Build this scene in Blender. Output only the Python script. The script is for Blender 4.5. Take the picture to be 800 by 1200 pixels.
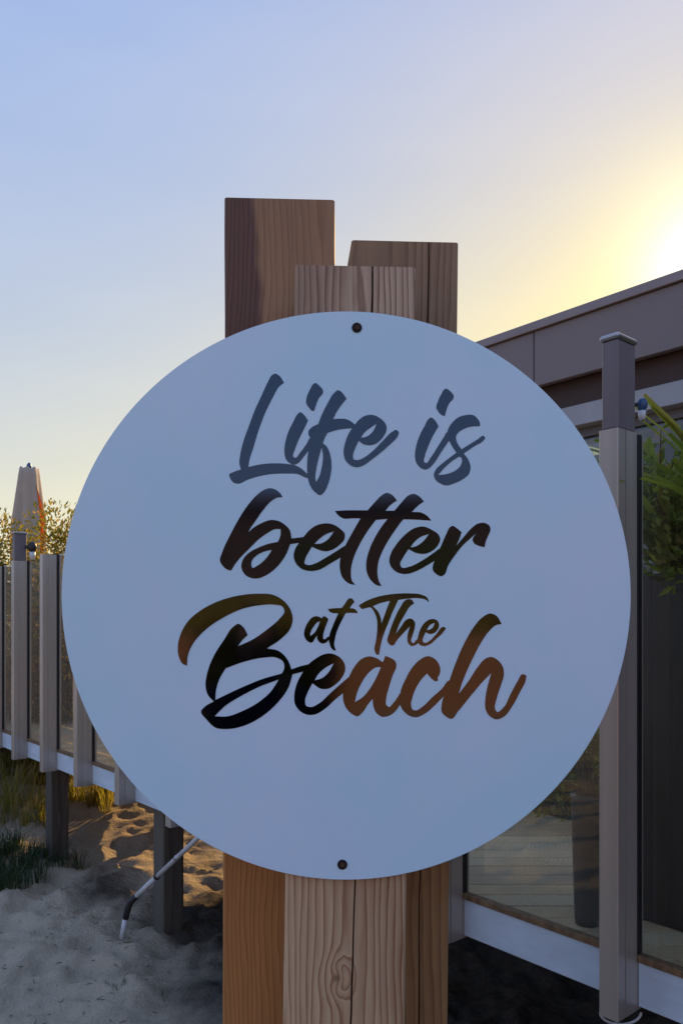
import bpy, bmesh, math, random
from mathutils import Vector, noise, Matrix
from mathutils.geometry import tessellate_polygon
random.seed(7)
S = bpy.context.scene
COL = S.collection
for o in list(bpy.data.objects): bpy.data.objects.remove(o)
R = math.radians
EZ = 1.75                      # eye height
F = 900.0                      # focal length in photo pixels (photo 800 wide)

# ------------------------------------------------------------ camera
cam = bpy.data.objects.new('camera', bpy.data.cameras.new('camera')); COL.objects.link(cam)
cam.location = (0, 0, EZ); cam.rotation_euler = (R(90), 0, 0)
cam.data.sensor_fit = 'HORIZONTAL'; cam.data.sensor_width = 36; cam.data.lens = 36*F/800
cam.data.shift_y = 125/800; cam.data.clip_start = .02; cam.data.clip_end = 5000
S.camera = cam

# ------------------------------------------------------------ world and sun
SUN_AZ, SUN_EL = R(26.0), R(22.0)       # azimuth to the right of +Y
W = bpy.data.worlds.new('World'); S.world = W; W.use_nodes = True
wn, wl = W.node_tree.nodes, W.node_tree.links
wn.clear()
wo = wn.new('ShaderNodeOutputWorld'); bg = wn.new('ShaderNodeBackground'); bg.inputs['Strength'].default_value = 0.10
sky = wn.new('ShaderNodeTexSky'); sky.sky_type = 'NISHITA'; sky.sun_disc = False
sky.sun_elevation = SUN_EL; sky.sun_rotation = SUN_AZ
sky.air_density = 1.3; sky.dust_density = 0.9; sky.ozone_density = 2.0; sky.altitude = 0
def wm(op, a, b=None, c=None):
    n = wn.new('ShaderNodeMath'); n.operation = op
    for i, v in enumerate((a, b, c)):
        if v is None: continue
        if isinstance(v, (int, float)): n.inputs[i].default_value = v
        else: wl.new(v, n.inputs[i])
    return n.outputs[0]
tc = wn.new('ShaderNodeTexCoord')
sd = Vector((math.sin(SUN_AZ)*math.cos(SUN_EL), math.cos(SUN_AZ)*math.cos(SUN_EL), math.sin(SUN_EL)))
dt = wn.new('ShaderNodeVectorMath'); dt.operation = 'DOT_PRODUCT'; dt.inputs[1].default_value = sd
nm = wn.new('ShaderNodeVectorMath'); nm.operation = 'NORMALIZE'; wl.new(tc.outputs['Generated'], nm.inputs[0])
wl.new(nm.outputs[0], dt.inputs[0])
dotp = wm('MAXIMUM', dt.outputs['Value'], 0.0)
# soft high cirrus
cmap = wn.new('ShaderNodeMapping'); cmap.inputs['Scale'].default_value = (1.1, 1.6, 6.5); cmap.inputs['Rotation'].default_value = (0.2, 0.5, 0.3)
wl.new(nm.outputs[0], cmap.inputs[0])
cn = wn.new('ShaderNodeTexNoise'); cn.inputs['Scale'].default_value = 1.1; cn.inputs['Detail'].default_value = 4; cn.inputs['Roughness'].default_value = .52
wl.new(cmap.outputs[0], cn.inputs['Vector'])
cir = wm('MULTIPLY_ADD', cn.outputs['Fac'], 2.0, -0.75)
cir = wm('MAXIMUM', wm('MINIMUM', cir, 1.0), 0.0)
def wmix(typ, fac, a, b):
    n = wn.new('ShaderNodeMix'); n.data_type = 'RGBA'; n.blend_type = typ; n.clamp_factor = False
    for s_, v in ((0, fac), (6, a), (7, b)):
        if isinstance(v, (int, float)): n.inputs[s_].default_value = v
        elif isinstance(v, tuple): n.inputs[s_].default_value = (*v, 1)
        else: wl.new(v, n.inputs[s_])
    return n.outputs[2]
def wv(op, a, b):
    n = wn.new('ShaderNodeVectorMath'); n.operation = op
    for i, v in enumerate((a, b)):
        if isinstance(v, tuple): n.inputs[i].default_value = v
        else: wl.new(v, n.inputs[i])
    return n.outputs[0]
sx3 = wn.new('ShaderNodeSeparateColor'); wl.new(sky.outputs[0], sx3.inputs[0])      # compress the huge range of the sky as the phone did
cx3 = wn.new('ShaderNodeCombineColor')
for i, (p_, k_) in enumerate(((.25, 2.58), (.15, 3.66), (.08, 6.6))):
    wl.new(wm('MULTIPLY', wm('POWER', sx3.outputs[i], p_), k_), cx3.inputs[i])
sz = wn.new('ShaderNodeSeparateXYZ'); wl.new(nm.outputs[0], sz.inputs[0])
el = wm('POWER', wm('SUBTRACT', 1.0, wm('MAXIMUM', sz.outputs[2], 0.0)), 3.0)
gd = wm('ADD', wm('MULTIPLY_ADD', dotp, 1.05, .12), wm('MULTIPLY', wm('POWER', dotp, 12.0), 1.25))
sc_ = wn.new('ShaderNodeVectorMath'); sc_.operation = 'SCALE'; sc_.inputs[0].default_value = (6.0, 4.1, -3.5)
wl.new(wm('MULTIPLY', el, gd), sc_.inputs['Scale'])
c = wv('ADD', cx3.outputs[0], sc_.outputs[0])
s2_ = wn.new('ShaderNodeVectorMath'); s2_.operation = 'SCALE'; s2_.inputs[0].default_value = (2.6, 2.3, -.8)
wl.new(wm('POWER', dotp, 140.0), s2_.inputs['Scale']); c = wv('ADD', c, s2_.outputs[0])
c = wmix('ADD', wm('POWER', dotp, 420.0), c, (5, 5, 9))
s3_ = wn.new('ShaderNodeVectorMath'); s3_.operation = 'SCALE'; s3_.inputs[0].default_value = (.8, .2, -1.0)
wl.new(wm('POWER', dotp, 9.0), s3_.inputs['Scale']); c = wv('ADD', c, s3_.outputs[0])
c = wmix('ADD', cir, c, (.75, .55, .25))
wl.new(c, bg.inputs['Color']); wl.new(bg.outputs[0], wo.inputs[0])
sun = bpy.data.objects.new('sun', bpy.data.lights.new('sun', 'SUN')); COL.objects.link(sun)
sun.data.energy = 5.0; sun.data.angle = R(0.6); sun.data.color = (1.0, .64, .28)
sun.rotation_euler = sd.to_track_quat('Z', 'Y').to_euler()
S.view_settings.view_transform = 'Standard'; S.view_settings.look = 'None'
S.view_settings.exposure = 0.16; S.view_settings.gamma = 1

# ------------------------------------------------------------ helpers
def at(px, py, Y): return Vector(((px-400)/F*Y, Y, EZ+(725-py)/F*Y))
def link(name, bm, m, parent=None, smooth=False):
    me = bpy.data.meshes.new(name); bm.normal_update(); bm.to_mesh(me); bm.free()
    return meshobj(name, me, m, parent, smooth)
def meshobj(name, me, m, parent=None, smooth=False):
    if m is not None and not me.materials: me.materials.append(m)
    if smooth:
        for p in me.polygons: p.use_smooth = True
    o = bpy.data.objects.new(name, me); COL.objects.link(o)
    if parent: o.parent = parent
    return o
def tag(o, label=None, cat=None, group=None, kind=None):
    if label: o['label'] = label
    if cat: o['category'] = cat
    if group: o['group'] = group
    if kind: o['kind'] = kind
    return o
def empty(name, loc=(0,0,0), rz=0):
    o = bpy.data.objects.new(name, None); COL.objects.link(o); o.location = loc; o.rotation_euler = (0,0,rz)
    o.empty_display_size = .1
    return o
def copy_tree(o, parent=None):
    c_ = o.copy(); COL.objects.link(c_); c_.parent = parent
    for ch in list(o.children): copy_tree(ch, c_)
    return c_
def box(bm, lo, hi, M=None, bev=0.0):
    g = bmesh.ops.create_cube(bm, size=1.0)['verts']
    for v in g:
        v.co = Vector([lo[i]+(v.co[i]+.5)*(hi[i]-lo[i]) for i in range(3)])
    if bev > 0:
        es = list({e for v in g for e in v.link_edges})
        r_ = bmesh.ops.bevel(bm, geom=es, offset=bev, segments=1, affect='EDGES', profile=.5)
        g = list({v for f in r_['faces'] for v in f.verts} | {v for v in g if v.is_valid})
    if M is not None:
        for v in g: v.co = M @ v.co
    return g
def tube(bm, pts, r, n=8, caps=True):
    pts = [Vector(p) for p in pts]; rings = []
    if not isinstance(r, (list, tuple)): r = [r]*len(pts)
    for i, p in enumerate(pts):
        d = (pts[min(i+1, len(pts)-1)]-pts[max(i-1, 0)]).normalized()
        a = d.cross(Vector((0,0,1)))
        if a.length < .05: a = d.cross(Vector((0,1,0)))
        a.normalize(); b = d.cross(a).normalized()
        rings.append([bm.verts.new(p+(a*math.cos(2*math.pi*k/n)+b*math.sin(2*math.pi*k/n))*r[i]) for k in range(n)])
    for A, B in zip(rings, rings[1:]):
        for k in range(n): bm.faces.new((A[k], A[(k+1)%n], B[(k+1)%n], B[k]))
    if caps: bm.faces.new(rings[0][::-1]); bm.faces.new(rings[-1])
def fbm(x, y, z=0, o=4): return noise.fractal(Vector((x, y, z)), 1.0, 2.0, o)

# ------------------------------------------------------------ materials
class NT:
    def __init__(s, name):
        s.m = bpy.data.materials.new(name); s.m.use_nodes = True
        s.n, s.l = s.m.node_tree.nodes, s.m.node_tree.links
        s.b = s.n['Principled BSDF']; s.out = s.n['Material Output']
        s.tc = s.n.new('ShaderNodeTexCoord')
    def math(s, op, a, b=None, c=None):
        n = s.n.new('ShaderNodeMath'); n.operation = op
        for i, v in enumerate((a, b, c)):
            if v is None: continue
            if isinstance(v, (int, float)): n.inputs[i].default_value = v
            else: s.l.new(v, n.inputs[i])
        return n.outputs[0]
    def noise(s, scale, detail=4, rough=.5, stretch=(1,1,1), coord='Object', off=(0,0,0)):
        mp = s.n.new('ShaderNodeMapping'); mp.inputs['Scale'].default_value = stretch; mp.inputs['Location'].default_value = off
        s.l.new(s.tc.outputs[coord], mp.inputs[0])
        t = s.n.new('ShaderNodeTexNoise'); t.inputs['Scale'].default_value = scale; t.inputs['Detail'].default_value = detail; t.inputs['Roughness'].default_value = rough
        s.l.new(mp.outputs[0], t.inputs['Vector']); return t.outputs['Fac']
    def ramp(s, fac, stops):
        r = s.n.new('ShaderNodeValToRGB'); s.l.new(fac, r.inputs[0])
        e = r.color_ramp.elements
        while len(e) < len(stops): e.new(.5)
        for i, (p, c_) in enumerate(stops):
            e[i].position = p; e[i].color = (*c_, 1) if len(c_) == 3 else c_
        return r.outputs[0]
    def mix(s, fac, a, b, typ='MIX'):
        n = s.n.new('ShaderNodeMix'); n.data_type = 'RGBA'; n.blend_type = typ
        for k, v in ((0, fac), (6, a), (7, b)):
            if isinstance(v, (int, float)): n.inputs[k].default_value = v
            elif isinstance(v, tuple): n.inputs[k].default_value = (*v, 1)
            else: s.l.new(v, n.inputs[k])
        return n.outputs[2]
    def bump(s, h, strength=.3, dist=.01, normal=None):
        n = s.n.new('ShaderNodeBump'); n.inputs['Strength'].default_value = strength; n.inputs['Distance'].default_value = dist
        s.l.new(h, n.inputs['Height'])
        if normal: s.l.new(normal, n.inputs['Normal'])
        s.l.new(n.outputs[0], s.b.inputs['Normal']); return n.outputs[0]
    def set(s, **k):
        for a, v in k.items():
            i = s.b.inputs[a.replace('_', ' ')]
            if isinstance(v, bpy.types.NodeSocket): s.l.new(v, i)
            else: i.default_value = (*v, 1) if isinstance(v, tuple) and len(v) == 3 else v
        return s
def plain(name, col, rough=.5, var=.15, scale=8, metal=0, stretch=(1,1,1), bump=.1, dist=.002):
    t = NT(name); n1 = t.noise(scale, 5, .6, stretch)
    lo = tuple(c_*(1-var) for c_ in col); hi = tuple(min(1, c_*(1+var)) for c_ in col)
    t.set(Base_Color=t.ramp(n1, [(.25, lo), (.75, hi)]), Metallic=metal, Roughness=t.math('MULTIPLY_ADD', n1, .2, rough-.1))
    if bump: t.bump(t.noise(scale*6, 4, .6, stretch), bump, dist)
    return t.m
def wood(name, light, dark, cx, cy, freq, amp=.03, off=(0,0,0), knot=None, rough=.75, zst=.25, heart=None, weather=None):
    """sawn timber: growth rings round an axis at (cx,cy) of the object, bent by noise and a knot"""
    t = NT(name)
    sx = t.n.new('ShaderNodeSeparateXYZ'); t.l.new(t.tc.outputs['Object'], sx.inputs[0])
    n1 = t.noise(1.6, 2, .5, (1,1,zst), off=off); n2 = t.noise(5, 2, .5, (1,1,.12), off=off)
    x = t.math('ADD', t.math('SUBTRACT', sx.outputs[0], cx), t.math('MULTIPLY_ADD', n1, amp*2, -amp))
    y = t.math('ADD', t.math('SUBTRACT', sx.outputs[1], cy), t.math('MULTIPLY_ADD', n2, amp*.6, -amp*.3))
    if knot:
        kx, kz, kr, ka = knot
        dx = t.math('SUBTRACT', sx.outputs[0], kx); dz = t.math('MULTIPLY', t.math('SUBTRACT', sx.outputs[2], kz), .75)
        d2 = t.math('ADD', t.math('MULTIPLY', dx, dx), t.math('MULTIPLY', dz, dz))
        kd = t.math('EXPONENT', t.math('MULTIPLY', d2, -1/(kr*kr)))
        y = t.math('ADD', y, t.math('MULTIPLY', kd, ka))
    r = t.math('SQRT', t.math('ADD', t.math('MULTIPLY', x, x), t.math('MULTIPLY', y, y)))
    wob = t.noise(16, 3, .6, (1,1,.10), off=off)
    r = t.math('ADD', r, t.math('MULTIPLY_ADD', wob, .034, -.017))
    ph = t.math('FRACT', t.math('MULTIPLY', r, freq))
    ring = t.ramp(ph, [(0, (0,0,0)), (.55, (.35,.35,.35)), (.85, (1,1,1)), (.97, (0,0,0))])
    fib = t.noise(75, 5, .8, (1,1,.035), off=off); blot = t.noise(3, 4, .6, (1,1,.3), off=off)
    col = t.mix(ring, light, dark)
    rv_ = t.noise(9, 3, .6, (1,1,.05), off=(off[0]+9, 0, 0))
    col = t.mix(t.math('MULTIPLY', t.math('MAXIMUM', t.math('MULTIPLY_ADD', rv_, 2.4, -.95), 0), .55), col, light)
    col = t.mix(t.math('MULTIPLY', fib, .62), col, tuple(c_*.55 for c_ in dark))
    col = t.mix(t.math('MULTIPLY', t.math('MAXIMUM', t.math('MULTIPLY_ADD', blot, 3, -1.35), 0), .8), col, tuple(c_*.7 for c_ in dark))
    if knot:
        k2 = t.math('EXPONENT', t.math('MULTIPLY', d2, -1/(kr*kr*.05)))
        col = t.mix(t.math('MULTIPLY', k2, .75), col, tuple(c_*.45 for c_ in dark))
    if weather:
        wf = t.math('ADD', t.math('MULTIPLY', t.math('SUBTRACT', sx.outputs[2], weather), 1.3), t.math('MULTIPLY_ADD', blot, .8, -.4))
        wf = t.math('MINIMUM', t.math('MAXIMUM', wf, 0), .38)
        bw = t.n.new('ShaderNodeRGBToBW'); t.l.new(col, bw.inputs[0])
        gy = t.mix(1.0, (1.15,.98,.82), bw.outputs[0], 'MULTIPLY')
        col = t.mix(wf, col, gy)
    if heart:
        hn = t.noise(4, 3, .55, (1,1,.55), off=(off[0]+5, 0, 0))
        hm_ = t.math('MULTIPLY', t.math('SUBTRACT', t.math('MULTIPLY_ADD', hn, .16, heart-.08), sx.outputs[0]), 55)
        hm_ = t.math('MINIMUM', t.math('MAXIMUM', hm_, 0), .85)
        hm_ = t.math('MULTIPLY', hm_, t.math('MINIMUM', t.math('MAXIMUM', t.math('MULTIPLY', t.math('SUBTRACT', sx.outputs[2], 1.5), 2), 0), 1))
        col = t.mix(hm_, col, t.mix(ring, (.125,.062,.05), (.07,.032,.03)))
    t.set(Base_Color=col, Roughness=rough)
    t.bump(t.math('ADD', t.math('MULTIPLY', ring, -.5), t.math('MULTIPLY', fib, 1.6)), .75, .0024)
    return t.m
def leafmat(name, stops, trans=.45):
    t = NT(name)
    oi = t.n.new('ShaderNodeNewGeometry')
    col = t.ramp(oi.outputs['Random Per Island'], stops)
    t.set(Base_Color=col, Roughness=.55)
    tr = t.n.new('ShaderNodeBsdfTranslucent'); t.l.new(t.mix(1.0, col, (1.5,1.5,.7), 'MULTIPLY'), tr.inputs[0])
    mx = t.n.new('ShaderNodeMixShader'); mx.inputs[0].default_value = trans
    t.l.new(t.b.outputs[0], mx.inputs[1]); t.l.new(tr.outputs[0], mx.inputs[2]); t.l.new(mx.outputs[0], t.out.inputs[0])
    return t.m
def glassmat(name, tint=(.9,.95,.93), refl=1.0, rough=.01, ior=1.5):
    t = NT(name)
    tp = t.n.new('ShaderNodeBsdfTransparent'); tp.inputs[0].default_value = (*tint, 1)
    gl = t.n.new('ShaderNodeBsdfGlossy'); gl.inputs['Roughness'].default_value = rough
    w_ = t.noise(1.3, 2, .5)
    bp = t.n.new('ShaderNodeBump'); bp.inputs['Strength'].default_value = .06; bp.inputs['Distance'].default_value = .02; t.l.new(w_, bp.inputs['Height']); t.l.new(bp.outputs[0], gl.inputs['Normal'])
    fr = t.n.new('ShaderNodeFresnel'); fr.inputs[0].default_value = ior
    mx = t.n.new('ShaderNodeMixShader'); ge = t.n.new('ShaderNodeNewGeometry'); t.l.new(t.math('MULTIPLY', t.math('MINIMUM', t.math('MULTIPLY', fr.outputs[0], 2.0*refl), 1.0), t.math('SUBTRACT', 1.0, ge.outputs['Backfacing'])), mx.inputs[0])
    t.l.new(tp.outputs[0], mx.inputs[1]); t.l.new(gl.outputs[0], mx.inputs[2]); t.l.new(mx.outputs[0], t.out.inputs[0])
    return t.m

M = {}
M['alu'] = plain('brushed_aluminium', (.49,.45,.395), .38, .12, 3, .45, (6,6,.15), .15, .0008)
M['inner'] = plain('dark_bronze_post', (.19,.165,.175), .5, .15, 5, .2, (5,5,.3), .12, .001)
M['cap'] = plain('post_cap_metal', (.42,.42,.44), .3, .1, 6, .7)
M['kerb'] = plain('white_kerb_paint', (.62,.74,.86), .6, .14, 5, 0, (1,1,3), .2, .001)
M['bead'] = plain('weathered_bead', (.20,.12,.06), .8, .5, 40, 0, (1,1,.4), .4, .003)
M['rubber'] = plain('black_gasket', (.015,.015,.018), .5, .2)
M['support'] = wood('weathered_support_timber', (.19,.17,.14), (.085,.075,.06), .02, .25, 70, .03, zst=.2, rough=.85)
M['deckwood'] = wood('deck_board_timber', (.34,.28,.21), (.20,.16,.115), .3, .2, 60, .04, rough=.8)
M['screenwood'] = wood('brown_screen_timber', (.22,.13,.075), (.11,.06,.035), .3, .2, 60, .04, rough=.7)
M['glass'] = glassmat('windscreen_glass', (.93,.96,.945), 1.0)
M['winglass'] = glassmat('window_glass', (.45,.5,.5), 1.6)
M['fascia'] = plain('grey_roof_fascia', (.22,.187,.185), .55, .06, 1.2, .0, (1,1,1), .05)
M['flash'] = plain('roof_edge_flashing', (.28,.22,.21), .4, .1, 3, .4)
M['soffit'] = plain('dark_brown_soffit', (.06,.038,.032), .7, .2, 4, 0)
M['wallw'] = plain('pale_building_wall', (.38,.40,.43), .7, .1, 3, 0)
M['frame'] = plain('window_frame_grey', (.14,.14,.15), .5, .1)
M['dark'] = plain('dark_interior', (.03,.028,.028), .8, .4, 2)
M['pvc'] = plain('white_pvc', (.66,.68,.70), .4, .12, 14)
M['blackpipe'] = plain('black_elbow', (.02,.02,.022), .4, .2)
M['planter'] = plain('dark_planter', (.045,.040,.042), .45, .2, 4)
M['canvas'] = plain('beige_canvas', (.44,.37,.29), .85, .12, 10, 0, (1,1,.3), .2)
M['orange'] = plain('orange_canvas', (.62,.22,.04), .8, .15, 10)
M['screw'] = plain('rusty_screw', (.10,.055,.035), .5, .5, 60, .6, bump=.5)
M['hole'] = plain('screw_recess', (.02,.012,.012), .9, .3, 60)
M['bark'] = plain('twig_bark', (.10,.075,.05), .9, .3, 20)
M['leafy'] = leafmat('dune_shrub_leaf', [(0,(.07,.09,.02)),(.4,(.16,.15,.03)),(.75,(.26,.19,.035)),(1,(.34,.20,.045))], .62)
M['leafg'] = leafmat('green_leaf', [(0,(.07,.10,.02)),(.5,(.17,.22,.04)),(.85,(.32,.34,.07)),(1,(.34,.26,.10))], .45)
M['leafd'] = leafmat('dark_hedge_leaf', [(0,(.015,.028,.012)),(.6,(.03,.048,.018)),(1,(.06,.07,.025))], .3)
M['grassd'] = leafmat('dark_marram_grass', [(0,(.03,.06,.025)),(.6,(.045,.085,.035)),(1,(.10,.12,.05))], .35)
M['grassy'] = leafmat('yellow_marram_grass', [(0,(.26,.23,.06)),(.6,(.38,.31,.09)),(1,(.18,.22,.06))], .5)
# sign face: white gloss laminate
t = NT('white_gloss_sign_face')
n1 = t.noise(2.2, 2, .4)
fcol = t.ramp(t.noise(3.2, 3, .5), [(.35,(.57,.84,.98)), (.65,(.66,.84,.99))])  # lilac and blue patches of reflected sky put into the base colour
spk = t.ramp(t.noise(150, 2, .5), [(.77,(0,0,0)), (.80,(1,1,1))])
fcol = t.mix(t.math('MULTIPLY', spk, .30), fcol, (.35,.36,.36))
t.set(Base_Color=fcol, Roughness=t.math('MULTIPLY_ADD', n1, .15, .32))
t.b.inputs['Specular IOR Level'].default_value = .85
t.bump(t.noise(2.5, 2, .4), .10, .01)
M['signface'] = t.m
M['signedge'] = plain('sign_panel_edge', (.55,.56,.58), .4, .1, 30, .5)
# letters: dark mirror film
t = NT('dark_mirror_vinyl')
t.set(Base_Color=(.060,.078,.104), Metallic=1.0, Roughness=.075)
t.bump(t.noise(3.0, 2, .4), .10, .01)
M['letter'] = t.m
# sand
t = NT('dune_sand')
g1 = t.noise(.8, 5, .6); g2 = t.noise(260, 3, .7); g3 = t.noise(14, 5, .65); g4 = t.noise(55, 4, .7)
col = t.ramp(g1, [(.3,(.46,.375,.275)), (.7,(.68,.56,.41))])
col = t.mix(t.ramp(g2, [(.35,(0,0,0)), (.8,(.7,.7,.7))]), col, (.25,.20,.15))
spk = t.ramp(g4, [(.66,(0,0,0)), (.72,(1,1,1))])
col = t.mix(t.math('MULTIPLY', spk, .6), col, (.10,.08,.06))
att = t.n.new('ShaderNodeAttribute'); att.attribute_name = 'dark_ground'
col = t.mix(t.math('MULTIPLY', att.outputs['Fac'], t.math('MULTIPLY_ADD', g3, .5, .68)), col, (.055,.047,.042))  # darker ground colour in a strip along the deck
t.set(Base_Color=col, Roughness=.95)
t.b.inputs['Specular IOR Level'].default_value = .1
t.bump(t.math('ADD', t.math('MULTIPLY', g3, 1.2), t.math('ADD', t.math('MULTIPLY', g4, .35), t.math('MULTIPLY', g2, .10))), .8, .034)
M['sand'] = t.m

# ------------------------------------------------------------ fence frame of reference
P0 = Vector((.758, 2.1, 0)); D = Vector((-.6476, .762, 0)).normalized(); N = Vector((-.762, -.6476, 0)).normalized()
def fp(t, o, h): return P0 + D*t + N*o + Vector((0, 0, EZ+h))    # o > 0 towards the camera side
FM = Matrix(((D.x, N.x, 0, P0.x), (D.y, N.y, 0, P0.y), (0, 0, 1, EZ), (0, 0, 0, 1)))   # local (t, o, h) -> world
def sm(a, b, x):
    x = max(0, min(1, (x-a)/(b-a))); return x*x*(3-2*x)

# ------------------------------------------------------------ terrain
def ground(x, y):
    q = (Vector((x, y, 0))-P0)
    t_, o_ = q.dot(D), q.dot(N)
    h = -1.78
    h += .50*sm(4.9, 9.0, y)*sm(2.5, -.5, x)             # dune rising behind the deck
    h += .16*sm(-1.5, -3.2, x)*sm(3.4, 5.2, y)
    h += .5*sm(9, 25, y)
    h += 1.45*sm(-10.6, -12.9, y+.25*noise.noise(Vector((x*.5, 2, 3))))   # dune bank opposite the sign
    h += .10*fbm(x*.5+3, y*.5, 1.7, 3)
    near = 1 if -6 < x < 4 and 1 < y < 12 else 0
    if near:
        a = 1-.62*sm(4.9, 5.8, y)
        v = fbm(x*1.5, y*1.9, 5.1, 3)
        h += a*.035*v
        w_ = noise.noise(Vector((x*3.3, y*3.6, 9.3)))
        h += a*.045*(1-abs(w_)*2)
        h += a*.026*(1-2*abs(noise.noise(Vector((x*5.7+2, y*6.1, 4.4)))))
        h += .019*(1-2*abs(noise.noise(Vector((x*9.5+7, y*8.3, 1.4)))))
        h += a*.012*noise.noise(Vector((x*9, y*9, 3.1)))
        h += .03*max(0, fbm(x*3.1, y*3.1, 2.2, 4))*sm(.9, .2, abs(y-4.7))
    else:
        h += .25*fbm(x*.08, y*.08, 4.2, 3)*sm(12, 40, math.hypot(x, y))
    return h
def gz(x, y): return EZ+ground(x, y)
def axis(lo, a, b, hi, step, g=1.13):
    m_ = [a+i*step for i in range(int((b-a)/step)+1)]
    L, s_ = [], step
    p = a
    while p > lo: s_ *= g; p -= s_; L.append(p)
    Rr, s_ = [], step; p = m_[-1]
    while p < hi: s_ *= g; p += s_; Rr.append(p)
    return L[::-1]+m_+Rr
xs = axis(-1500, -3.6, 1.9, 1500, .026); ys = axis(-1500, 2.5, 8.2, 2500, .03)
verts = [(x, y, gz(x, y)) for y in ys for x in xs]
nx = len(xs); faces = [(j*nx+i, j*nx+i+1, (j+1)*nx+i+1, (j+1)*nx+i) for j in range(len(ys)-1) for i in range(nx-1)]
me = bpy.data.meshes.new('sand_ground'); me.from_pydata(verts, [], faces)
at_ = me.attributes.new('dark_ground', 'FLOAT', 'POINT')
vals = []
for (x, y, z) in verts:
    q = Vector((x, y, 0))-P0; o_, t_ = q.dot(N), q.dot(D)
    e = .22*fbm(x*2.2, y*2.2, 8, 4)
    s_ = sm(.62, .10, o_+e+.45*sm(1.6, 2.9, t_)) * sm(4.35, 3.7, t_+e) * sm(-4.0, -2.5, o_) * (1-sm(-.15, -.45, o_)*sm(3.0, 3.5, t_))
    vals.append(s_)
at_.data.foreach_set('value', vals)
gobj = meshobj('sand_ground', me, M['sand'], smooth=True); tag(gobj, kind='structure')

# ------------------------------------------------------------ building on the right
KB = 2.6                                   # building plane, times the fence's distance
PB = 1.937*KB - 1.937                      # perpendicular distance behind the fence
def bx(name, lo, hi, m, parent, bev=.004): # box in fence frame (t, o, h)
    bm = bmesh.new(); box(bm, lo, hi, FM, bev); return link(name, bm, m, parent)
bld = empty('beach_pavilion', fp(-1, -PB-2, -1.7))
bld_inv = Matrix.Translation(-bld.location)
def bpart(name, lo, hi, m, parent=bld, bev=.004):
    bm = bmesh.new(); box(bm, lo, hi, (Matrix.Translation(-bld.location) @ FM), bev); return link(name, bm, m, parent)
# line heights at KB: top .35, lower .31 slopes
UU = 2289*KB/900; HT, HL = .35*UU, .2745*UU
T0, T1 = -7.0, 4.35
tt_ = T0
fr_ = []
while tt_ < T1-.1:                                 # fascia panels
    e_ = min(T1, tt_+1.9); bpart('fascia_panel', (tt_, -PB-.06, HL), (e_-.008, -PB, HT-.07), M['fascia']); tt_ += 1.9
bpart('roof_flashing', (T0, -PB-.10, HT-.068), (T1+.02, -PB+.03, HT), M['flash'])
bpart('roof', (T0, -PB-7, HT-.10), (T1, -PB-.102, HT-.02), M['flash'])
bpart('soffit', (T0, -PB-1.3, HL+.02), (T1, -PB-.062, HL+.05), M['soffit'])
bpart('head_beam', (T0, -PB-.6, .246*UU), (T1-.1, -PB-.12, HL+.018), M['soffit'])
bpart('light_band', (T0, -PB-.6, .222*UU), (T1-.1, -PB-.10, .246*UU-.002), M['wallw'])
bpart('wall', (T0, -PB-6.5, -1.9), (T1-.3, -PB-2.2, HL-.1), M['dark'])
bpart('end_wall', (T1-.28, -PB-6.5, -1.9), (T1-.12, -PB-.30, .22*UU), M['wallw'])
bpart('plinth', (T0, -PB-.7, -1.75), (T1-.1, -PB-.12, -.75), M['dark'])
WT = .222*UU-.004
for k in range(8):
    a = T0+.05+k*1.38; b_ = a+1.34
    f_ = empty('window'); f_.parent = bld
    bm = bmesh.new(); MM = Matrix.Translation(-bld.location) @ FM
    for lo, hi in (((a, -PB-.30, -.748), (a+.06, -PB-.20, WT)), ((b_-.06, -PB-.30, -.748), (b_, -PB-.20, WT)),
                   ((a+.061, -PB-.29, -.748), (b_-.061, -PB-.21, -.69)), ((a+.061, -PB-.29, WT-.065), (b_-.061, -PB-.21, WT)), ((a+.061, -PB-.285, .35), (b_-.061, -PB-.215, .40))):
        box(bm, lo, hi, MM)
    link('frame', bm, M['frame'], f_)
    bm = bmesh.new(); box(bm, (a+.05, -PB-.255, -.70), (b_-.05, -PB-.245, WT-.015), MM); link('pane', bm, M['winglass'], f_)
tag(bld, 'low flat roofed beach building with a broad grey fascia and windows behind the glass fence', 'building')

# ------------------------------------------------------------ deck
OD = -1.12                                # far edge behind the kerb
deck = empty('boardwalk_deck', fp(0, -.5, -.93)); tag(deck, kind='structure')
dl = deck.location
bmb = bmesh.new()
sx_ = 1/.762
w = .098
def line_x(y, o):                         # x on the line offset o at depth y
    b_ = P0+N*o; return b_.x + (y-b_.y)*D.x/D.y
cor = []
for yy in (0, w-.005):
    cor.append((line_x(yy, -.030)-line_x(0, -.030), yy)); 
x_near0 = 0
L_ = line_x(0, OD)-line_x(0, -.030)
vb = []
for z_ in (-.028, 0):
    for (cx_, yy) in ((cor[0][0], 0), (cor[0][0]+L_, 0), (cor[1][0]+L_, cor[1][1]), (cor[1][0], cor[1][1])):
        vb.append(bmb.verts.new((cx_, yy, z_)))
for f in ((0,3,2,1), (4,5,6,7), (0,1,5,4), (1,2,6,5), (2,3,7,6), (3,0,4,7)): bmb.faces.new([vb[i] for i in f])
bmesh.ops.bevel(bmb, geom=[e for e in bmb.edges], offset=.003, segments=1, affect='EDGES')
bmd = bpy.data.meshes.new('deck_board'); bmb.to_mesh(bmd); bmb.free(); bmd.materials.append(M['deckwood'])
tones = []
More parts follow.
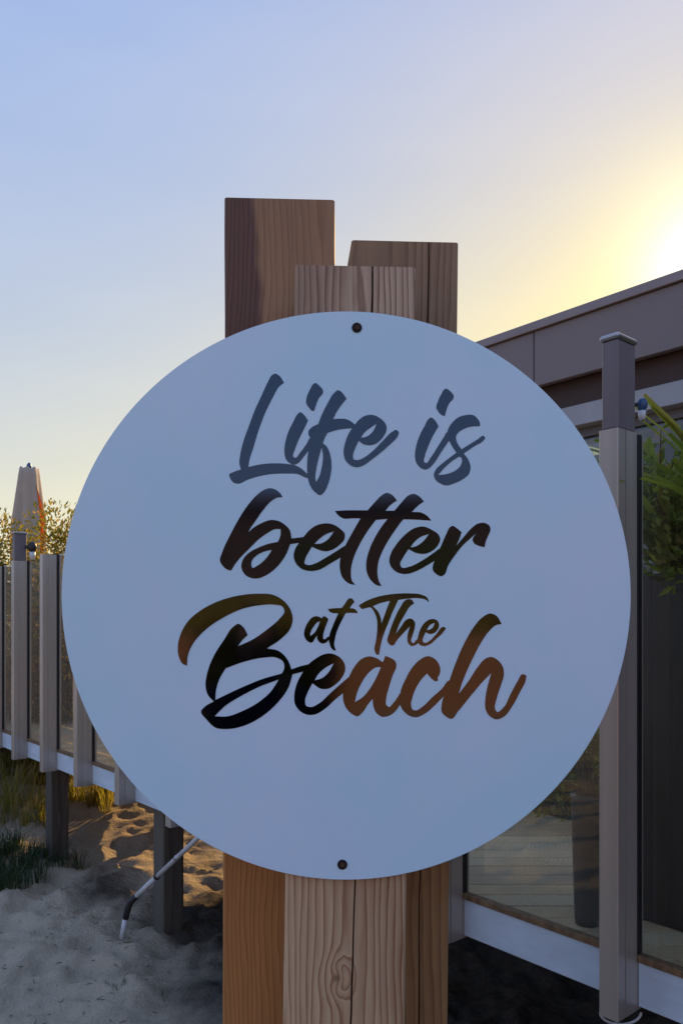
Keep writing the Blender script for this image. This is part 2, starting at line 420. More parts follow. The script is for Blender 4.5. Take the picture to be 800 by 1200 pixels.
for k_, c_ in enumerate(((1,1,1), (.85,.82,.8), (1.12,1.08,1.0))):
    me_ = bmd.copy(); me_.materials.clear()
    me_.materials.append(wood('deck_board_timber_tone', (.78*c_[0],.58*c_[1],.37*c_[2]), (.54*c_[0],.38*c_[1],.22*c_[2]), .3, .2+.3*k_, 60, .05, off=(k_*3, 0, 0), rough=.8)); tones.append(me_)
y_ = .2
while y_ < 9.0:
    o = bpy.data.objects.new('board', random.choice(tones)); COL.objects.link(o); o.parent = deck
    o.location = Vector((line_x(y_, -.030), y_, EZ-.917+random.uniform(-.0015, .0015)))-dl
    y_ += w
def dpart(name, lo, hi, m, bev=.004):
    bm = bmesh.new(); box(bm, lo, hi, Matrix.Translation(-dl) @ FM, bev); return link(name, bm, m, deck)
for o_, b_ in ((-.12, -1.10), (-.6, -1.10), (-1.05, -1.45)):  # far joist made deeper to hold low sun off the sand
    dpart('joist', (-2.6, o_-.045, b_), (8.4 if b_ > -1.2 else 5.1, o_, -.949), M['support'])
dpart('joist', (5.102, -1.095, -1.10), (8.4, -1.05, -.949), M['support'])
for tn in (-2.0, 2.78, 4.48, 6.6):              # posts carrying the deck
    for o_ in ((-.03-.125),) + ((-1.05,) if tn > 1 else (-1.05,)):
        q = fp(tn, o_, 0); b_ = ground(q.x, q.y)-.3
        p_ = dpart('support_post', (tn-.062, o_-.062 if o_ < -.5 else -.165, b_), (tn+.062, o_+.062 if o_ < -.5 else -.040, -1.045 if o_ > -.5 else -1.452), M['support'], .006)

# ------------------------------------------------------------ windscreen fence
fence = empty('glass_fence', fp(0, 0, -1.05)); FI = Matrix.Translation(-fence.location) @ FM
def fpart(name, lo, hi, m, bev=.003, parent=fence, seg=None):
    bm = bmesh.new(); box(bm, lo, hi, FI, bev); return link(name, bm, m, parent)
SP = .6075
def top(t_): return .497-.0135*max(0, t_)
for k in range(-3, 12):
    a = -.055+SP*k; b_ = a+.055; tp = top(a)
    # aluminium mullion: two cheeks and a front web with a shallow groove
    bm = bmesh.new()
    prof = [(a, -.028), (a, .060), (a+.003, .060), (a+.003, .066), (a, .066), (a, .098), (a+.003, .101), (b_-.003, .101), (b_, .098), (b_, -.028)]
    lo_, hi_ = [], []
    for (u, v) in prof:
        lo_.append(bm.verts.new(FI @ Vector((u, v, -1.050)))); hi_.append(bm.verts.new(FI @ Vector((u, v, tp))))
    for i in range(len(prof)):
        j = (i+1) % len(prof); bm.faces.new((lo_[i], lo_[j], hi_[j], hi_[i]))
    bm.faces.new(lo_[::-1]); bm.faces.new(hi_)
    bmesh.ops.recalc_face_normals(bm, faces=bm.faces)
    link('mullion', bm, M['alu'], fence)
    if k % 8 == 0 or k in (4,):
        ex = .235 if k == 0 else .20
        ip = fpart('inner_post', (a+.004, .004, tp+.001), (b_-.004, .094, tp+ex), M['inner'], .004)
        cp = fpart('cap', (a-.001, -.002, tp+ex+.001), (b_+.001, .100, tp+ex+.016), M['cap'], .005, ip)
    # gasket, glass, kerb and bead between this post and the next one further away
    c0, c1 = b_, a+SP
    pane = fpart('glass_pane', (c0+.004, -.012, -.895), (c1-.004, -.004, top(b_)-.004), M['glass'], 0)
    bm = bmesh.new()
    box(bm, (c0, -.016, -.90), (c0+.0035, .004, top(b_)-.004), FI); box(bm, (c1-.0035, -.016, -.90), (c1, .004, top(b_)-.004), FI)
    link('gasket', bm, M['rubber'], pane)
    fpart('kerb_board', (c0+.001, -.026, -1.040), (c1-.001, .000, -.921), M['kerb'], .002)
    fpart('glazing_bead', (c0+.001, -.024, -.920), (c1-.001, .006, -.902), M['bead'], .002)
tag(fence, 'grey aluminium post fence with clear glass panes above a white kerb running along the deck', 'fence')

# little flood lamps fixed on the two tall posts
def lamp(name, loc, s, colr, lab):
    r_ = empty(name, loc)
    bm = bmesh.new(); tube(bm, [(-.045*s,0,0), (0,0,0)], .012*s, 8); link('bracket', bm, M['blackpipe'], r_)
    bm = bmesh.new(); bmesh.ops.create_uvsphere(bm, u_segments=14, v_segments=10, radius=.03*s)
    for v in bm.verts: v.co.z *= 1.25
    link('lamp_head', bm, colr, r_, True)
    bm = bmesh.new(); tube(bm, [(0,0,-.035*s), (0,0,-.085*s)], [.022*s,.017*s], 10); link('lamp_body', bm, M['pvc'], r_, True)
    tag(r_, lab, 'lamp')
M['bluel'] = plain('blue_lamp_shell', (.04,.10,.22), .25, .1)
lamp('post_lamp', at(752, 474, 2.10), .5, M['bluel'], 'small blue rounded lamp fixed on the tall grey post at right')
lamp('post_lamp', at(38, 641, 5.75), 1.1, M['blackpipe'], 'small dark round lamp fixed on the tall grey post at far left')

# ------------------------------------------------------------ sign posts
YS = 1.5
def beam(name, top_y, xl, xr, Yf, depth, m, cracks=(), lab='', topdy=0, cut=None):
    """xl / xr: (px at top, px at bottom y=1200); a sawn timber that leans a little, with drying cracks cut in"""
    zt = EZ+(725-top_y)/F*Yf; zb = -.5
    bm = bmesh.new(); rings = []
    n_ = 60
    org = Vector(((xl[1]+xr[1])/2/F*Yf-400/F*Yf, Yf, 0))
    for i in range(n_+1):
        z = zb+(zt-zb)*i/n_
        py = 725-(z-EZ)*F/Yf; s_ = (py-top_y)/(1200-top_y)
        L = ((xl[0]+(xl[1]-xl[0])*s_)-400)/F*Yf; Rr = ((xr[0]+(xr[1]-xr[0])*s_)-400)/F*Yf
        L += .0012*noise.noise(Vector((z*4, 1, xl[0]))); Rr += .0012*noise.noise(Vector((z*4, 2, xl[0])))
        if cut and py < cut[1]: L += cut[0]/F*Yf*(cut[1]-py)/(cut[1]-top_y)
        c_ = .005
        pr = [(L, c_), (L+c_*.8, 0)]
        for (ct, cb, wd, dp) in cracks:
            x = ((ct+(cb-ct)*s_)-400)/F*Yf + .0035*noise.noise(Vector((z*5, 7, ct)))+.0015*noise.noise(Vector((z*17, 7, ct)))
            ww = wd*(.8+.6*noise.noise(Vector((z*3, 3, ct)))) 
            pr += [(x-ww, 0), (x-ww*.6, dp*.6), (x, dp), (x+ww*.6, dp*.6), (x+ww, 0)]
        pr += [(Rr-c_*.8, 0), (Rr, c_), (Rr, depth-c_), (Rr-c_, depth), (L+c_, depth), (L, depth-c_)]
        dz = 0
        rings.append([bm.verts.new((p[0]-org.x, p[1]+.0006*noise.noise(Vector((p[0]*40, z*3, 5))), z + (-(p[0]-L)/(Rr-L)*topdy/F*Yf if i == n_ else 0))) for p in pr])
    for A, B in zip(rings, rings[1:]):
        for k in range(len(A)): bm.faces.new((A[k], A[(k+1)%len(A)], B[(k+1)%len(A)], B[k]))
    bm.faces.new(rings[0][::-1]); f = bm.faces.new(rings[-1]); bmesh.ops.triangulate(bm, faces=[f])
    bmesh.ops.recalc_face_normals(bm, faces=bm.faces)
    o = link(name, bm, m, None); o.location = org
    return tag(o, lab, 'post', 'timber posts behind the sign')
KZ = EZ+(725-1150)/F*YS
M['beamF'] = wood('front_beam_pine', (.88,.63,.38), (.30,.115,.045), .02, .035, 88, .036, off=(2.3,0,.4), knot=(-.014, KZ, .026, .055), zst=.35, weather=1.6)
M['beamL'] = wood('left_beam_cedar', (.62,.29,.09), (.42,.17,.05), .10, .07, 105, .06, off=(7.7,0,1.4), zst=.5, heart=-.035, weather=1.5)
M['beamR'] = wood('right_beam_cedar', (.58,.33,.13), (.28,.13,.05), -.05, .09, 70, .05, off=(4.1,0,2.4), zst=.45, weather=1.5)
YF = YS+.012
beam('timber_post', 310, (346, 331), (487, 474), YF, .16, M['beamF'], [(437, 411, .0024, .03)], 'pale front timber post with a knot and long crack, directly behind the round sign', 3)
beam('timber_post', 231, (263, 260.5), (392, 388), YF+.170, .16, M['beamL'], [], 'tallest timber post, reddish brown, standing at the left behind the sign', 3)
beam('timber_post', 281, (407, 394), (537, 524), YF+.172, .16, M['beamR'], [(502, 490, .0018, .03)], 'right rear timber post with a vertical crack and a slanted top corner', 3, cut=(5, 312))

# ------------------------------------------------------------ round sign
CX, CY, RP = 405.5, 698.0, 333.5
sg = empty('round_sign', at(CX, CY, YS))
r0 = RP/F*YS
bm = bmesh.new()
NS = 256; prof = [(r0-.0006, 0), (r0, .0006), (r0, .0034), (r0-.0006, .004)]
ctr = bm.verts.new((0, 0, 0)); rg = []
for (r_, y) in prof: rg.append([bm.verts.new((r_*math.cos(2*math.pi*k/NS), y, r_*math.sin(2*math.pi*k/NS))) for k in range(NS)])
for k in range(NS):
    j = (k+1) % NS
    f = bm.faces.new((ctr, rg[0][k], rg[0][j])); f.material_index = 0
    for a, b_ in zip(rg, rg[1:]):
        f = bm.faces.new((a[k], b_[k], b_[j], a[j])); f.material_index = 1
f = bm.faces.new(rg[-1]); f.material_index = 1
bmesh.ops.recalc_face_normals(bm, faces=bm.faces)
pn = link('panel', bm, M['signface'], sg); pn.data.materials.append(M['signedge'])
def sp(px, py): return Vector(((px-CX)/F*YS, (CY-py)/F*YS))
for (sx0, sy0) in ((418, 384), (401, 1013.5)):
    p = sp(sx0, sy0)
    bm = bmesh.new()
    rr = [(.0098, -.0006), (.0098, -.0016), (.0082, -.0022), (.0060, -.0016), (.0035, -.0006+.0003), (.0001, -.0004)]
    # recess ring (dark countersunk washer) and screw head
    rings = [[bm.verts.new((p.x+a*math.cos(k*math.pi/12), b_, p.y+a*math.sin(k*math.pi/12))) for k in range(24)] for a, b_ in rr]
    for A, B in zip(rings, rings[1:]):
        for k in range(24): bm.faces.new((A[k], A[(k+1)%24], B[(k+1)%24], B[k]))
    bmesh.ops.recalc_face_normals(bm, faces=bm.faces)
    sc = link('screw', bm, M['hole'], sg, True)
    bm = bmesh.new(); bmesh.ops.create_cone(bm, cap_ends=True, segments=18, radius1=.0048, radius2=.0042, depth=.0018, matrix=Matrix.Translation((p.x+.0005, -.0024, p.y)) @ Matrix.Rotation(R(90), 4, 'X'))
    for ang in (0, math.pi/2):
        box(bm, (-.0030, -.0037, -.0006), (.0030, -.0031, .0006), Matrix.Translation((p.x+.0005, 0, p.y)) @ Matrix.Rotation(ang+.3, 4, 'Y'))
    link('screw_head', bm, M['screw'], sc)
tag(sg, 'big round white sign with dark script lettering reading Life is better at The Beach', 'sign')

# lettering: outlines in (origin, scale) frames of the photograph; a trailing 1 marks a sharp corner
LT = [
((260,430,8), [(470,75),(500,62),(535,80),(583,148,1),(540,180),(480,280),(410,420),(345,590),(290,770),(258,870),(248,937,1),(350,915),(480,903),(600,908),(700,928),(760,965),(805,1005),(840,1020,1),(800,1042),(765,1030),(720,1008),(600,1000),(480,1003),(360,1022),(240,1058),(150,1095),(110,1085),(72,1030),(68,1010),(110,985),(178,960,1),(163,900),(170,830),(200,700),(250,560),(310,400),(370,270),(430,140)], []),
((330,440,8), [(172,343),(200,360),(247,422,1),(215,490),(165,590),(125,690),(110,762),(125,772),(170,725),(230,645),(275,580),(310,590,1),(262,690,1),(200,770),(150,825),(120,837),(80,825),(40,785),(25,720),(35,620),(65,520),(110,430),(150,360)], []),
((330,440,8), [(315,70),(345,90),(388,150),(385,165),(350,210),(320,280),(305,330,1),(290,332),(255,300),(228,250),(232,215),(265,130),(295,80)], []),
((330,440,8), [(530,137),(560,155),(607,218,1),(560,275),(515,340),(480,410,1),(540,405),(600,408),(640,425),(690,463),(730,490,1),(670,493,1),(600,498),(520,510),(430,537,1),(405,580),(385,635,1),(420,665),(450,730),(466,820),(460,920),(430,1030),(400,1090),(360,1122),(320,1100),(270,1040),(245,960),(238,860),(245,740),(255,690),(272,590,1),(250,550),(252,520),(290,480),(342,455,1),(375,370),(430,260),(490,165)],
  [[(376,672,1),(350,760),(325,870),(315,960),(320,1002,1),(350,950),(375,860),(387,760)]]),
((390,470,8), [(208,218),(250,170),(310,135),(370,130),(440,160),(490,210),(503,260),(480,320),(430,380),(380,408),(320,412),(275,398),(242,370,1),(205,450),(187,510),(193,545),(225,553),(290,530),(370,470),(460,380),(560,285),(590,270),(615,290),(610,320),(540,400),(450,480),(360,550),(280,605),(230,620),(170,605),(115,550),(100,480),(115,390),(145,310),(180,255)],
  [[(410,210,1),(350,250),(290,300),(262,345,1),(310,335),(370,290)]]),
((480,450,8), [(342,43),(370,60),(412,120),(405,140),(370,180),(345,240),(328,300,1),(300,292),(265,255),(248,220),(260,170),(300,85),(325,48)], []),
((480,450,8), [(198,313),(225,330),(270,395,1),(220,480),(170,590),(140,680),(135,732),(150,740),(195,690),(260,590),(320,495),(350,450),(395,470,1),(368,530,1),(300,630),(220,750),(180,790),(145,802),(100,785),(60,735),(48,670),(60,580),(95,475),(140,390),(175,328)], []),
((480,450,8), [(352,450),(370,400),(395,365),(450,315),(530,290),(590,290),(630,320),(658,375),(655,395,1),(590,397),(520,415),(460,450),(432,490),(440,540),(483,612,1),(560,565),(640,515),(690,485),(705,505),(690,530),(610,580),(505,650,1),(550,715),(568,775),(555,840),(500,890),(420,930),(340,950),(290,935),(240,895),(225,850),(245,800),(310,740),(380,685),(437,643,1),(400,590),(368,530),(352,490)],
  [[(463,680,1),(400,720),(320,790),(265,853,1),(340,845),(420,815),(475,765),(490,720),(480,690)]]),
((255,565,8), [(500,57),(550,75),(590,110),(608,140,1),(560,145),(500,180),(420,270),(350,370),(308,430),(285,472,1),(340,425),(420,380),(500,355),(560,362),(630,400),(675,450),(692,528,1),(760,520),(840,508,1),(800,565,1),(757,570),(680,582,1),(640,680),(560,790),(460,870),(380,902),(310,898),(250,860),(222,790),(235,730),(290,665),(380,615),(470,580),(565,560,1),(588,500),(590,440,1),(540,440),(470,475),(380,540),(300,620),(220,700),(170,760),(125,830,1),(90,820),(40,775),(25,750),(50,640),(110,510),(190,360),(280,220),(380,110),(440,70)],
  [[(508,635,1),(440,650),(370,685),(325,730),(315,780),(325,803),(370,785),(430,740),(480,680)]]),
((335,565,8), [(165,515),(220,450),(300,400),(380,387),(440,397),(510,440),(550,485),(545,540),(500,590),(430,635),(370,648),(300,632),(243,605,1),(210,660),(180,720),(175,765),(210,778),(280,760),(370,710),(460,655),(545,600,1),(600,600,1),(515,705,1),(420,760),(300,825),(220,833),(150,815),(90,755),(72,690),(85,630),(122,570)],
  [[(450,462,1),(380,485),(310,535),(265,580,1),(330,575),(390,540)]]),
((390,570,6.667), [(420,50),(460,65),(500,110,1),(450,145),(410,190,1),(480,190),(550,195),(615,200),(690,205),(735,230),(768,268,1),(680,262),(550,257),(425,255),(335,262,1),(270,350),(200,470),(155,580),(140,680),(150,740),(175,770,1),(140,765),(80,720),(55,650),(54,590),(70,520),(100,455),(160,345),(215,250,1),(150,250),(80,250),(40,225),(15,192,1),(100,187),(270,187,1),(330,120),(380,70)], []),
((390,570,6.667), [(630,58),(670,75),(710,118,1),(665,150),(615,200),(550,258),(480,350),(400,480),(355,590),(348,690),(360,745),(380,778,1),(350,775),(290,725),(262,660),(262,580),(290,480),(350,360),(425,255),(480,190),(540,120),(590,70)], []),
((390,570,6.667), [(708,314),(767,337),(825,379),(837,408),(821,458),(775,504),(717,527),(650,520),(590,490,1),(548,555),(525,610),(535,632),(600,627),(683,587),(767,533),(829,487,1),(880,500,1),(790,583,1),(708,633),(650,662),(600,680),(560,685),(500,670),(455,630),(440,585),(452,525),(490,460),(560,380),(640,325)],
  [[(750,372,1),(690,392),(635,435),(603,478,1),(650,467),(708,425)]]),
((480,600,8), [(400,130),(430,145),(485,190,1),(465,250),(432,320,1),(500,240),(580,150),(640,108),(700,103),(745,130),(755,165),(735,220),(710,280),(700,330,1),(650,318),(600,290),(588,260),(622,200,1),(570,245),(490,320),(420,410),(360,500),(320,590),(295,603),(260,590),(215,540),(215,510),(230,460),(255,400),(285,335),(340,210),(380,140)], []),
((205,690,5.714), [(80,515,1),(55,505),(25,450),(20,380),(40,300),(90,215),(180,140),(300,80),(430,45),(560,33),(660,42),(720,75),(770,135),(788,200),(770,270),(710,335),(615,400,1),(690,415),(750,470),(780,540,1),(830,522),(920,500,1),(880,550,1),(787,573,1),(760,660),(690,760),(590,850),(470,915),(350,940),(270,930),(215,880),(175,820),(200,790),(260,755,1),(220,710),(205,650),(215,570),(260,450),(330,340),(390,255),(425,235),(455,255),(487,310,1),(450,345),(422,385,1),(520,340),(620,270),(700,200),(733,150),(720,120),(670,107),(570,110),(450,135),(330,190),(210,270),(120,370),(88,440)],
  [[(340,533,1),(460,490),(590,462),(680,462),(725,490),(730,540),(715,568,1),(600,600),(450,660),(270,745,1),(275,680),(300,600)],
   [(695,608,1),(580,650),(440,720),(330,790),(265,855,1),(350,855),(450,820),(560,760),(640,690)]]),
((340,690,7.5), [(165,660),(230,610),(300,575),(360,570),(430,600),(475,655),(483,710),(455,780),(400,840),(330,880),(270,880),(195,832,1),(150,920),(130,990),(140,1030),(180,1040),(250,1010),(350,920),(440,840),(515,775,1),(560,800,1),(462,920,1),(400,970),(300,1060),(220,1105),(160,1110),(90,1080),(40,1010),(35,940),(60,830),(115,728)],
  [[(382,655,1),(310,695),(240,760),(215,805,1),(280,785),(340,730)]]),
((390,755,8.889), [(165,345),(220,240),(290,160),(370,128),(440,140),(520,188,1),(545,122,1),(590,140),(650,180),(660,215),(620,330),(580,460),(555,560),(560,640),(580,655),(630,610),(700,510,1),(745,540,1),(700,630,1),(640,710),(570,752),(510,757),(450,715),(420,640),(412,570,1),(370,620),(300,720),(255,752),(210,735),(140,670),(108,590),(105,515),(125,435)],
  [[(500,240,1),(450,242),(370,300),(300,400),(250,510),(228,603,1),(300,560),(380,470),(440,370)]]),
((455,755,8.889), [(125,500),(180,360),(250,240),(330,160),(410,125),(470,145),(520,200),(540,270),(530,320),(512,345,1),(515,380,1),(495,387),(455,365),(402,305,1),(340,370),(280,470),(245,570),(235,640),(255,685),(290,690),(350,655),(450,560),(560,460),(630,380),(690,400,1),(572,545,1),(480,640),(370,730),(290,762),(230,752),(160,700),(122,630),(118,560)], []),
((505,710,6.667), [(465,60),(505,75),(550,142,1),(510,150),(460,190),(400,270),(330,400),(270,530),(235,620),(215,690,1),(290,590),(370,470),(420,415),(465,400),(520,425),(560,480),(568,530),(545,620),(510,730),(500,810),(515,830),(560,800),(620,690),(680,580),(710,535),(740,545),(740,570),(690,680),(630,790),(570,865),(510,888),(460,865),(425,810),(422,740),(440,630),(470,525,1),(410,585),(320,690),(210,825),(155,885),(130,875),(80,820),(80,790),(98,705),(140,590),(190,450),(250,310),(330,170),(400,90)], []),
((350,690,10), [(205,322),(240,330),(268,348,1),(290,320,1),(320,332),(343,355),(330,400),(305,470),(285,550),(290,590),(310,590),(335,565,1),(375,560,1),(357,595,1),(320,630),(280,642),(240,625),(218,590),(212,545,1),(185,590),(150,632),(120,625),(70,570),(62,530),(75,460),(110,390),(160,335)],
  [[(250,378,1),(215,395),(170,450),(135,520),(133,555,1),(175,525),(215,465)]]),
((350,690,10), [(600,110),(630,122),(652,158,1),(620,190),(597,230,1),(640,232),(670,250),(692,288,1),(640,283),(550,285,1),(500,380),(450,490),(425,580),(415,660),(435,725,1),(420,725),(380,695),(360,640),(352,590),(360,540),(400,430),(462,288,1),(400,285),(370,275),(340,238,1),(400,230),(505,225,1),(550,160),(580,120)], []),
((415,690,7.273), [(38,142,1),(100,105),(200,68),(330,45),(480,40),(570,50),(620,75),(638,115,1),(600,90),(540,80),(450,85),(375,95,1),(330,190),(290,290),(250,390),(225,480),(210,565,1),(190,560),(175,535),(185,440),(195,350),(190,250),(165,190),(140,160),(100,165),(65,172)],
  [[(303,103,1),(230,120),(158,148,1),(205,200),(225,250),(232,295,1),(270,190)]]),
((415,690,7.273), [(470,88),(490,95),(510,125,1),(480,145),(430,220),(380,310),(352,388,1),(400,320),(450,260),(485,255),(515,285),(515,330),(495,400),(485,450),(500,465),(530,435),(570,410,1),(560,450,1),(520,480),(490,488),(460,465),(452,420),(465,350),(475,320,1),(430,365),(370,430),(320,485),(300,475),(283,450),(300,370),(340,260),(390,160),(440,95)], []),
((415,690,7.273), [(545,400),(570,330),(610,280),(660,258),(705,270),(722,310),(705,355),(670,382),(640,385),(608,370,1),(590,410),(583,450),(600,462),(640,445),(700,385),(760,325),(778,335),(765,360),(700,425),(640,475),(590,488),(555,475),(538,440)],
  [[(685,290,1),(650,305),(625,335),(618,355,1),(650,345),(675,320)]]),
]
def spline(pts, sub=5):
    P = [Vector(p[:2]) for p in pts]; C_ = [len(p) > 2 for p in pts]; n = len(P)
    def tan(i):
        a, b_, c_ = P[(i-1) % n], P[i], P[(i+1) % n]
        d1, d2 = (b_-a), (c_-b_); l1, l2 = d1.length+1e-6, d2.length+1e-6
        return (d1/l1*l2 + d2/l2*l1)/(l1+l2)          # unit-ish direction
    out = []
    for i in range(n):
        j = (i+1) % n; L = (P[j]-P[i]).length
        ta = (P[j]-P[i]).normalized() if C_[i] else tan(i)
        tb = (P[j]-P[i]).normalized() if C_[j] else tan(j)
        for s_ in range(sub):
            u = s_/sub; h00 = 2*u**3-3*u*u+1; h10 = u**3-2*u*u+u; h01 = -2*u**3+3*u*u; h11 = u**3-u*u
            out.append(P[i]*h00 + ta*L*h10 + P[j]*h01 + tb*L*h11)
    return out
for idx, (fr, outer, holes) in enumerate(LT):
    ox, oy, sc_ = fr
    loops = []
    for lp in [outer]+holes:
        loops.append([sp(ox+p.x/sc_, oy+p.y/sc_) for p in spline(lp)])
    yf = -.0004-.00012*(idx % 5); yb = -.00005
    fl = [[Vector((p.x, p.y, 0)) for p in lp] for lp in loops]
    tris = tessellate_polygon(fl)
    bm = bmesh.new(); fv = []; bv = []
    for lp in loops:
        a = [bm.verts.new((p.x, yf, p.y)) for p in lp]; b_ = [bm.verts.new((p.x, yb, p.y)) for p in lp]
        for i in range(len(a)):
            j = (i+1) % len(a)
            bm.faces.new((a[i], a[j], b_[j], b_[i]))
        fv += a; bv += b_
    for tr in tris:
        try: f = bm.faces.new([fv[i] for i in tr])
        except ValueError: continue
        f.normal_update()
        if f.normal.y > 0: f.normal_flip()
    link('letter', bm, M['letter'], sg)

# ------------------------------------------------------------ vegetation helpers
def leaf(bm, p, d, L, w_, up):
    s_ = d.cross(up); 
    if s_.length < .01: s_ = Vector((1,0,0))
    s_.normalize()
    a = bm.verts.new(p); b_ = bm.verts.new(p+d*L*.5+s_*w_*.5); c_ = bm.verts.new(p+d*L+up*(-.12*L)); e = bm.verts.new(p+d*L*.5-s_*w_*.5)
    bm.faces.new((a, b_, c_, e))
def rv(): 
    v = Vector((random.gauss(0,1), random.gauss(0,1), random.gauss(0,1))); return v.normalized()
def shrub(name, x, y, zb, w_, h, n, m, lab, ls=.05, group=None, clumps=16, twigs=14, cat='shrub'):
    r_ = empty(name, (x, y, zb))
    bm = bmesh.new(); bt = bmesh.new()
    cs = []
    for i in range(clumps):
        a = random.uniform(0, 2*math.pi); q = math.sqrt(random.random())
        cz = h*random.uniform(.15, .95)
        cs.append((Vector((w_*.5*q*math.cos(a)*(1.1-.4*cz/h), w_*.4*q*math.sin(a), cz)), random.uniform(.15, .30)*min(w_, h*1.2)))
        tube(bt, [(0,0,-.1), (cs[-1][0].x*.4, cs[-1][0].y*.4, cz*.5), cs[-1][0]], [.012,.008,.003], 4)
    for i in range(n):
        c_, r = random.choice(cs)
        d = rv(); p = c_ + d*r*random.uniform(.35, 1.05)**.6
        if p.z < 0: p.z = random.uniform(0, .1)
        leaf(bm, p, (d+rv()*.8+Vector((0,0,.3))).normalized(), ls*random.uniform(.5, 1.3), ls*.38, rv())
    for i in range(twigs):
        c_, r = random.choice(cs); d = (rv()*.5+Vector((0,0,1))).normalized()
        e = c_+d*(r*random.uniform(1.1, 1.9)); tube(bt, [c_, (c_+e)/2+rv()*.01, e], [.004,.0025,.0012], 3)
        for k in range(7):
            leaf(bm, c_.lerp(e, random.uniform(.6, 1)), (rv()+d).normalized(), ls*.7, ls*.25, rv())
    link('foliage', bm, m, r_); link('stems', bt, M['bark'], r_)
    return tag(r_, lab, cat, group)
def grass(name, spots, m, lab, hgt=.25, n=50, w_=.006, spread=.07):
    bm = bmesh.new()
    for (x, y, s_) in spots:
        for i in range(n):
            a = random.uniform(0, 2*math.pi); q = random.random()*spread*s_
            bx_, by_ = x+q*math.cos(a), y+q*math.sin(a); z0 = gz(bx_, by_)-.01
            hh = hgt*s_*random.uniform(.5, 1.2); ln = random.uniform(.1, .7)*hh
            dx, dy = math.cos(a)*ln, math.sin(a)*ln
            s1 = Vector((-math.sin(a+random.random()), math.cos(a), 0))*w_*.5
            P = [Vector((bx_, by_, z0)), Vector((bx_+dx*.3, by_+dy*.3, z0+hh*.6)), Vector((bx_+dx, by_+dy, z0+hh))]
            v = [bm.verts.new(P[0]-s1), bm.verts.new(P[0]+s1), bm.verts.new(P[1]+s1*.8), bm.verts.new(P[1]-s1*.8), bm.verts.new(P[2])]
            bm.faces.new(v[:4]); bm.faces.new((v[3], v[2], v[4]))
    o = link(name, bm, m); tag(o, lab, 'grass', kind='stuff'); return o

# grass
sp1 = [(random.uniform(-3.0, -1.75), random.uniform(4.95, 5.6), random.uniform(.6, 1.1)) for _ in range(130)]
sp1 = [s_ for s_ in sp1 if s_[0] < -1.95-.3*random.random() or random.random() < .10]
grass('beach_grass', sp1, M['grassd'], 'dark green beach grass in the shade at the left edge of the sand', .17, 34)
sp2 = [(random.uniform(-4.8, -2.3), random.uniform(5.8, 9.0), random.uniform(.6, 1.3)) for _ in range(330)] + [(random.uniform(-2.3, -1.9), random.uniform(6.2, 6.7), .8) for _ in range(12)]
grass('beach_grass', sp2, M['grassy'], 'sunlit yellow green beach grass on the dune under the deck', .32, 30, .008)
sp3 = [(-1.05, 3.62, .45), (-.83, 3.55, .35), (-1.2, 4.35, .3), (-.6, 3.45, .3)]
grass('beach_grass', sp3, M['grassd'], 'tiny sparse sprigs of grass on the open sand', .12, 9, .004)

# shrubs beyond the deck at left
for (px, Y, w_, tp_y, n_, lab) in ((-25, 7.6, 1.3, 600, 9000, 'dune shrub with yellowing leaves, cut by the left edge of the picture'),
                                   (62, 8.0, 1.2, 598, 9000, 'dune shrub with golden leaves behind the furled parasol'),
                                   (112, 7.6, .9, 606, 9000, 'dune shrub half hidden by the left rim of the sign'),
                                   (8, 7.0, 1.1, 655, 6000, 'low dune shrub seen through the leftmost glass pane'), (80, 6.9, .8, 668, 5000, 'low dune shrub seen through the glass pane beside the sign')):
    x = (px-400)/F*Y; zb = gz(x, Y); h = EZ+(725-tp_y)/F*Y-zb
    shrub('dune_shrub', x, Y, zb, w_, h, n_, M['leafy'], lab, .055, 'shrubs beyond the deck', 18, 16)
M['olive'] = leafmat('sunlit_olive_leaf', [(0,(.40,.33,.09)),(1,(.55,.42,.14))], .1)
M['reflector_red'] = wood('red_reflector_boards', (.74,.33,.19), (.50,.20,.11), .1, .2, 60, .04)
M['claddark'] = plain('dark_reflector_cladding', (.10,.062,.095), .8, .3, 2, 0, (1,1,6))
# big far scrub on the horizon, both ahead and behind
def scrub(name, pts, m, lab, ls=.25, nl=220):
    bm = bmesh.new()
    for (x, y, w_, h) in pts:
        z0 = gz(x, y)
        for i in range(nl):
            d = rv(); p = Vector((x+d.x*w_*random.random()**.4, y+d.y*w_*.6*random.random()**.4, z0+h*.45+d.z*h*.5*random.random()**.3))
            leaf(bm, p, rv(), ls*random.uniform(.6, 1.4), ls*.6, rv())
    o = link(name, bm, m); tag(o, lab, 'scrub', kind='stuff')
scrub('coastal_scrub', [(random.uniform(-28, -3), random.uniform(14, 26), random.uniform(1, 2.2), random.uniform(1.2, 2.3)) for _ in range(60)], M['leafd'], 'mass of low coastal scrub on the dunes far behind the deck')
scrub('coastal_scrub', [(x_*.55+random.uniform(-.3, .3), -13.6+random.uniform(-.5, .5), random.uniform(.5, .8), random.uniform(.75, 1.1)) for x_ in range(-20, 21)], M['olive'], 'sunlit olive scrub along the top of the dune bank opposite the sign', .16, 700)
scrub('coastal_scrub', [(-2.15+.30*k_, -9.9, .34, 1.75) for k_ in range(7)], M['leafd'], 'dark rounded foliage mass added out of view to darken the mirrored lettering', .14, 900)  # added dark mass out of view, darkens the reflection in the lower letters
rw = empty('added_red_reflector', (4.5, -10.4, gz(4, -10.4)-.2))  # added red-brown boards out of view, coloured to tint the letters' reflection
for i in range(9):
    bm = bmesh.new(); box(bm, (-9.5, -.06+i*.004, .19*i), (7, .0+i*.004, .19*i+.183), None, .006); link('board', bm, M['reflector_red'], rw)
tag(rw, 'low reddish board wall added out of view to mirror brown in the lettering', 'wall')
dark_block = empty('added_dark_block', (0, -24, gz(0, -21)))  # added dark building out of view, darkens the reflection in the letters
